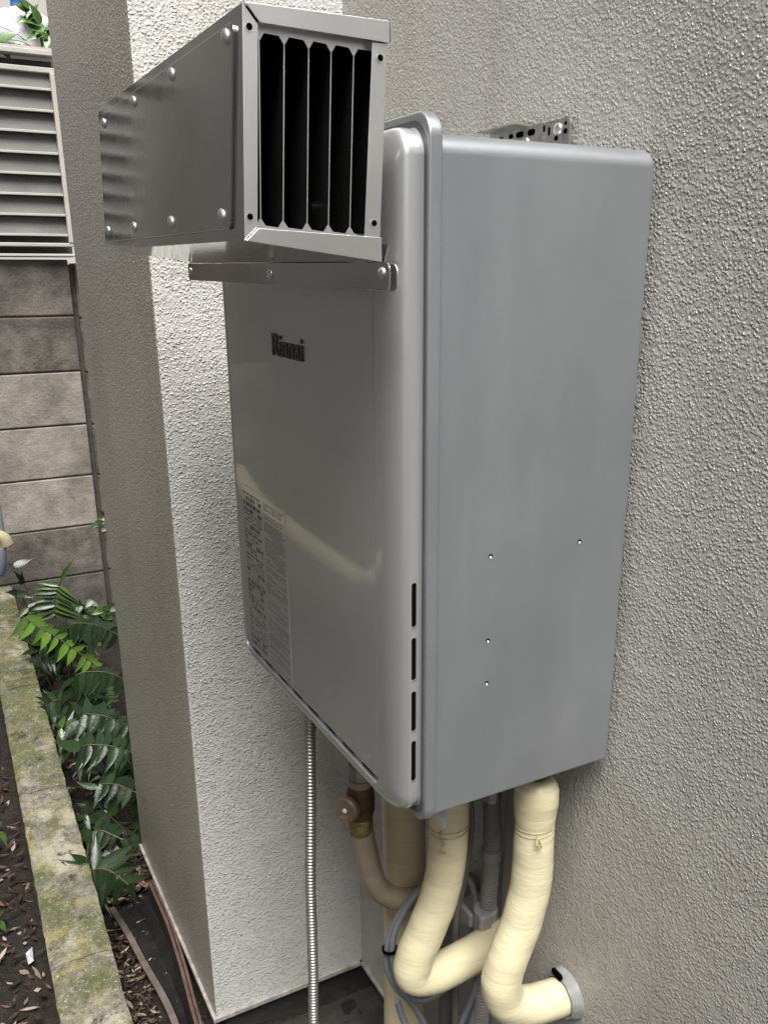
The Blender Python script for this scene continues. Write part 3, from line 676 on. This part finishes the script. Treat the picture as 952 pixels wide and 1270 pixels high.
# ================================================================== JUG
jg = thing('plastic_jug', 'white plastic jug with a blue cap on the ledge at top left', 'jug')
jg.location = (.135, 3.0, 1.187); jg.scale = (1, 1, .80)
JB = []
for (z, hx, hy, rd) in ((0, .085, .05, .02), (.02, .095, .058, .03), (.10, .095, .058, .03), (.13, .088, .052, .03), (.15, .062, .04, .03), (.162, .03, .03, .028), (.168, .024, .024, .023)):
    JB.append([(x+.0, y, z) for x, y in rrect(-hx, hx, -hy, hy, min(rd, hx, hy)*.98, 6)])
loft('jug_body', JB, M_WHITE, jg)
disc_stack('cap', (0, 0, .166), (0, 0, 1), [(0, .027), (.026, .027), (.03, .023)], M_BLUE, jg, n=20)
box('ledge', -.9, .9, 2.88, 3.2, 1.1792, 1.186, M_LOUVRE, lv)

# ================================================================== PLANTS
def leafmesh(name, mat, curve=.18, wid=.16, tip=.9):
    n = 8; v = []; fc = []
    for i in range(n+1):
        t = i/n; w = wid*(sin(pi*min(1, t*1.02+.06)**.75)**.9 if t < 1 else 0)*(1-.35*t)
        if i == n: w = .001
        cx = t; cy = curve*t*t; cz = -.10*t*t
        v += [(cx, cy-w, cz+.03*w/wid-.0), (cx, cy, cz-.012), (cx, cy+w, cz+.03*w/wid)]
    for i in range(n):
        a = i*3; fc += [(a, a+1, a+4, a+3), (a+1, a+2, a+5, a+4)]
    me = bpy.data.meshes.new(name); me.from_pydata(v, [], fc); me.materials.append(mat)
    for p in me.polygons: p.use_smooth = True
    return me
LM = {}
for k_, m_ in (('d', M_FERN), ('l', M_FERNL), ('m', M_FERNM), ('p', M_POT)):
    LM[k_] = [[leafmesh('leaflet', m_, sg*cv, wd_) for cv, wd_ in ((.22, .16), (.32, .145), (.12, .18), (.26, .13))] for sg in (1, -1)]
def orient(p, xdir, nrm, sc, wsc=1):
    x = Vector(xdir).normalized(); n = Vector(nrm); y = n.cross(x).normalized(); z = x.cross(y)
    m = Matrix((x*sc, y*sc*wsc, z*sc)).transposed().to_4x4(); m.translation = Vector(p); return m
def frond(parent, pts, n, L, kind, nrm=(0, -.5, .8), droop=.35, fwd=.35, wsc=1.3, both=True, stem=.0016, start=.12):
    C = catmull(pts, 10); fr = tube('frond', C, stem, M_STEM, parent, n=6)
    for k in range(n):
        t = start+(1-start)*k/(n-1); i = min(len(C)-2, int(t*(len(C)-1))); p = C[i]; tg = (C[i+1]-C[i]).normalized()
        N_ = Vector(nrm).normalized(); side = tg.cross(N_).normalized()
        if random.random() < .05 and k > 1: continue
        size = L*(1-.45*abs(t-.35)**1.2)*random.uniform(.8, 1.15)*(1 if k < n-1 else .9)
        for s in ((1, -1) if (k < n-1 and both) else (1,)):
            dr = tg*(fwd+random.uniform(-.1, .1))+side*s+Vector((0, 0, -droop-random.uniform(0, .25)))
            if k == n-1: dr = tg+Vector((0, 0, -droop))
            nn = N_+Vector((random.uniform(-.25, .25), random.uniform(-.25, .25), random.uniform(-.1, .2)))
            o = bpy.data.objects.new('leaflet', random.choice(LM[kind][0 if s < 0 else 1])); COL.objects.link(o); o.parent = fr; o.matrix_local = orient(p, dr, nn, size, wsc)
    return fr
def fern(label, fronds, group='holly ferns between the kerb and the wall'):
    t = thing('fern', label, 'fern', group)
    for f_ in fronds: frond(t, **f_)
    return t
# near fern over the trough
fern('single dark fern frond spreading over the trough beside the pillar base', [
    dict(pts=[(-.225, 1.02, -.72), (-.205, .99, -.655), (-.178, .97, -.652), (-.148, .95, -.683)], n=8, L=.088, kind='d', nrm=(-.25, -.75, .6), droop=.5, fwd=.5, wsc=.95),
    dict(pts=[(-.225, 1.03, -.74), (-.215, 1.02, -.66), (-.205, 1.02, -.61)], n=3, L=.045, kind='d', nrm=(-.2, -.9, .3), droop=0, fwd=.9)])
fern('fern with one lime-green young frond arching beside the kerb', [
    dict(pts=[(-.15, 2.0, -.70), (-.205, 1.95, -.455), (-.165, 1.9, -.465), (-.117, 1.88, -.505), (-.06, 1.86, -.565), (-.03, 1.85, -.60)], n=11, L=.066, kind='l', nrm=(.1, -.75, .6), droop=.75, fwd=.1, wsc=1.3, start=.28)])
fern('fern with a striped upright frond against the dark block wall', [
    dict(pts=[(-.073, 2.42, -.74), (-.072, 2.41, -.62), (-.060, 2.40, -.545), (-.035, 2.39, -.49)], n=10, L=.115, kind='m', nrm=(.0, -.8, .55), droop=-.05, fwd=-.15, wsc=.75, start=.35),
    dict(pts=[(-.13, 2.43, -.74), (-.14, 2.42, -.63), (-.16, 2.4, -.56)], n=5, L=.07, kind='m', nrm=(0, -.7, .6), droop=.3, start=.4)])
fern('dark fern frond touching the pillar behind the lime-green one', [
    dict(pts=[(-.05, 2.0, -.72), (-.09, 1.93, -.50), (-.02, 1.9, -.485), (.06, 1.88, -.54)], n=11, L=.08, kind='d', nrm=(0, -.75, .6), droop=.7, fwd=.1, start=.3),
    dict(pts=[(-.09, 2.0, -.72), (-.12, 1.97, -.53), (-.17, 1.95, -.50)], n=7, L=.07, kind='d', nrm=(0, -.75, .6), droop=.4, start=.4)])
fern('glossy dark fern with pointed hanging leaflets halfway along the pillar', [
    dict(pts=[(-.08, 1.75, -.78), (-.12, 1.72, -.57), (-.047, 1.7, -.545), (.045, 1.68, -.60)], n=11, L=.082, kind='d', nrm=(0, -.7, .65), droop=.85, fwd=.1, start=.3)])
fern('low dense dark fern at the foot of the pillar with overlapping fronds', [
    dict(pts=[(-.06, 1.6, -.82), (-.13, 1.54, -.60), (-.085, 1.5, -.575), (-.01, 1.48, -.625)], n=11, L=.075, kind='d', nrm=(0, -.6, .75), droop=.35, fwd=.15, start=.28),
    dict(pts=[(-.05, 1.5, -.82), (-.15, 1.44, -.63), (-.10, 1.4, -.605), (-.03, 1.38, -.64)], n=10, L=.075, kind='d', nrm=(0, -.6, .75), droop=.3, fwd=.15, start=.3),
    dict(pts=[(-.04, 1.42, -.82), (-.13, 1.37, -.70), (-.10, 1.33, -.675), (-.05, 1.3, -.70)], n=8, L=.065, kind='d', nrm=(0, -.6, .75), droop=.3, fwd=.15, start=.3),
    dict(pts=[(-.13, 1.60, -.82), (-.165, 1.58, -.66), (-.185, 1.55, -.60)], n=5, L=.06, kind='m', nrm=(0, -.6, .7), droop=.4, start=.4)])
fern('dim fern in the deep shade between the lime-green frond and the kerb', [
    dict(pts=[(-.14, 1.8, -.80), (-.19, 1.76, -.66), (-.15, 1.74, -.62), (-.09, 1.72, -.66)], n=9, L=.08, kind='d', nrm=(-.1, -.6, .75), droop=.5, fwd=.2, start=.3),
    dict(pts=[(-.10, 2.15, -.80), (-.16, 2.1, -.62), (-.10, 2.08, -.57), (-.02, 2.06, -.62)], n=10, L=.085, kind='d', nrm=(0, -.6, .75), droop=.5, fwd=.2, start=.3),
    dict(pts=[(-.10, 1.3, -.86), (-.165, 1.27, -.76), (-.15, 1.25, -.74), (-.11, 1.22, -.76)], n=7, L=.06, kind='d', nrm=(0, -.6, .75), droop=.4, fwd=.2, start=.3)])
def tangle(lab, cx, cy, z0, nfr, seed):
    rs = random.Random(seed); L_ = []
    for q in range(nfr):
        a = rs.uniform(-.3, 3.4); R_ = rs.uniform(.09, .16); dx, dy = cos(a)*R_, -sin(a)*R_*.8; h = rs.uniform(.10, .22)
        x1 = max(-.19, min(.0, cx+dx)); L_.append(dict(pts=[(cx, cy, -.85), (cx+dx*.35, cy+dy*.35, z0+h*.7), (cx+(x1-cx)*.8, cy+dy*.75, z0+h), (x1, cy+dy, z0+h-.05)], n=rs.choice((7, 9, 10)), L=rs.uniform(.055, .075), kind=rs.choice('dddm'), nrm=(rs.uniform(-.3, .3), -.6, .75), droop=rs.uniform(.2, .7), fwd=.2, start=.3))
    fern(lab, L_)
tangle('tangled dark fern crown nearest the block wall, below the striped frond', -.05, 2.3, -.84, 6, 1)
tangle('tangled dark fern crown directly under the lime-green frond', -.09, 1.95, -.86, 7, 2)
tangle('tangled dark fern crown hugging the pillar between the two glossy ferns', -.08, 1.6, -.88, 7, 3)
tangle('shaded ragged fern crown just above the end of the plastic trough', -.11, 1.32, -.92, 6, 4)
fern('fern at the left frame edge with pale upper leaflets over the soil bed', [
    dict(pts=[(-.52, 1.25, -.75), (-.46, 1.22, -.62), (-.40, 1.2, -.605), (-.355, 1.19, -.640)], n=9, L=.060, kind='m', nrm=(0, -.5, .8), droop=.4, fwd=.35)], 'ferns in the left soil bed')
fern('lower fern at the left frame edge drooping toward the kerb', [
    dict(pts=[(-.50, 1.02, -.75), (-.455, 1.0, -.67), (-.42, .98, -.66), (-.385, .97, -.695)], n=9, L=.055, kind='m', nrm=(0, -.5, .8), droop=.45, fwd=.35)], 'ferns in the left soil bed')
# small broadleaf plants
def bush(label, spots, L, kind, cat='plant', group=None, base=None, n=3, nm='leafy_plant'):
    t = thing(nm, label, cat, group)
    for (x, y, z) in spots:
        b = Vector(base) if base else Vector((x, y, z-.1))
        st = tube('stem', catmull([b, (b+Vector((x, y, z)))/2+Vector((.01, 0, .01)), (x, y, z)], 4), .0013, M_STEM, t, n=5)
        for k in range(n):
            a = random.uniform(0, 2*pi); o = bpy.data.objects.new('leaf', random.choice(LM[kind][k % 2])); COL.objects.link(o); o.parent = st
            o.matrix_local = orient((x+random.uniform(-.01, .01), y, z+random.uniform(-.01, .01)), (cos(a), -.3, .8*sin(a)), (random.uniform(-.4, .4), -.8, .6), L*random.uniform(.7, 1.2), 1.9)
    return t
bush('small broad-leaved creeper climbing at the corner of pillar and block wall', [(.09+random.uniform(-.06, .07), 2.55+random.uniform(-.05, .05), -.71+random.uniform(-.05, .06)) for _ in range(16)], .045, 'm', base=(.1, 2.6, -.85))
bush('sprig with a few small bright leaves on the block joint beside the pillar', [(.115, 2.62, -.385), (.15, 2.6, -.375), (.165, 2.62, -.36), (.145, 2.6, -.41)], .032, 'm', base=(.2, 2.7, -.5), n=2)
bush('dull broad leaves behind the top of the kerb under the grey pipe', [(-.155, 2.62, -.50), (-.14, 2.6, -.555), (-.17, 2.6, -.60), (-.12, 2.5, -.63)], .06, 'd', base=(-.1, 2.65, -.85), n=2)
bush('bright green leafy pot plant in front of the white jug', [(.05+random.uniform(-.06, .15), 2.93+random.uniform(-.02, .03), 1.235+random.uniform(-.035, .03)) for _ in range(4)]+[(.18+random.uniform(-.04, .04), 2.93, 1.26+random.uniform(-.05, .06)) for _ in range(7)], .065, 'p', base=(.17, 2.95, 1.19), n=3)
bush('low creeping leaves in the shade at the pillar foot above the trough', [(-.08+random.uniform(-.09, .05), 1.25+random.uniform(-.1, .2), -.79+random.uniform(-.02, .04)) for _ in range(12)], .05, 'd', base=(-.08, 1.3, -.87), n=2)

# ------------------------------------------------------------------ leaf litter (uncountable)
def litterobj(name, regions):
    v = []; fc = []; sh = []
    for (x0, x1, y0, y1, z, n, L) in regions:
        for _ in range(n):
            x, y = random.uniform(x0, x1), random.uniform(y0, y1)
            if kl(y)-.004 < x < kr(y)+.004: continue
            a = random.uniform(0, 2*pi); l = L*random.uniform(.5, 1.3); w = l*random.uniform(.18, .34); tz = random.uniform(-.5, .5); s = random.random()**1.6
            if random.random() < .05: s = 1
            zz = z+random.uniform(0, .018); b0 = len(v); ca, sa = cos(a), sin(a); curl = random.uniform(-.3, .5)
            for i, (t, ww) in enumerate(((-.5, .05), (-.2, .9), (.15, 1), (.5, .04))):
                for q in (-1, 1):
                    px, py = t*l, q*w*ww*.5; v.append((x+px*ca-py*sa, y+px*sa+py*ca, zz+tz*px*.7+curl*t*t*l+q*random.uniform(0, .25)*w)); sh.append(s)
            fc += [(b0+2*i, b0+2*i+1, b0+2*i+3, b0+2*i+2) for i in range(3)]
    me = bpy.data.meshes.new(name); me.from_pydata(v, [], fc); me.materials.append(M_LITTER)
    at = me.attributes.new('shade', 'FLOAT', 'POINT'); at.data.foreach_set('value', sh)
    o = bpy.data.objects.new(name, me); COL.objects.link(o); o['kind'] = 'stuff'; o['label'] = 'fallen dry brown leaves covering the soil on both sides of the kerb'; o['category'] = 'dry leaves'
    return o
litterobj('leaf_litter', [(-.24, -.145, .45, 1.05, -.862, 900, .020), (-.20, .0, 1.12, 1.5, -.85, 700, .035), (-.25, .1, 1.5, 2.85, -.83, 600, .04), (-.75, -.32, .4, 2.8, -.735, 2600, .026), (-.09, .2, .42, .64, -.861, 26, .016), (-.24, -.07, .45, 1.2, -.862, 700, .009)])
def pebbles():
    v = []; fc = []
    for _ in range(45):
        x = random.uniform(-.5, -.34); y = random.uniform(.5, 1.6); s = random.uniform(.002, .006); b0 = len(v)
        for (a, b, c) in ((1, 0, 0), (0, 1, 0), (-1, 0, 0), (0, -1, 0), (0, 0, .7), (0, 0, -.7)): v.append((x+a*s*random.uniform(.6, 1.3), y+b*s*random.uniform(.6, 1.6), -.732+c*s))
        fc += [(b0+i, b0+(i+1) % 4, b0+4) for i in range(4)]+[(b0+(i+1) % 4, b0+i, b0+5) for i in range(4)]
    o = link('pebbles', v, fc, M_LIP); o['kind'] = 'stuff'; o['label'] = 'small pale stone chips scattered over the left soil bed'; o['category'] = 'pebbles'
pebbles()
st_ = link('stone_chip', [(-.352, .862, -.722), (-.342, .868, -.722), (-.340, .905, -.720), (-.353, .895, -.722), (-.345, .892, -.714), (-.347, .872, -.713)], [(0, 1, 5), (1, 2, 4), (2, 3, 4), (3, 0, 5), (1, 4, 5), (3, 5, 4), (0, 3, 2, 1)], M_WHITE)
tag(st_, 'largest white stone chip lying on the soil left of the kerb', 'stone')
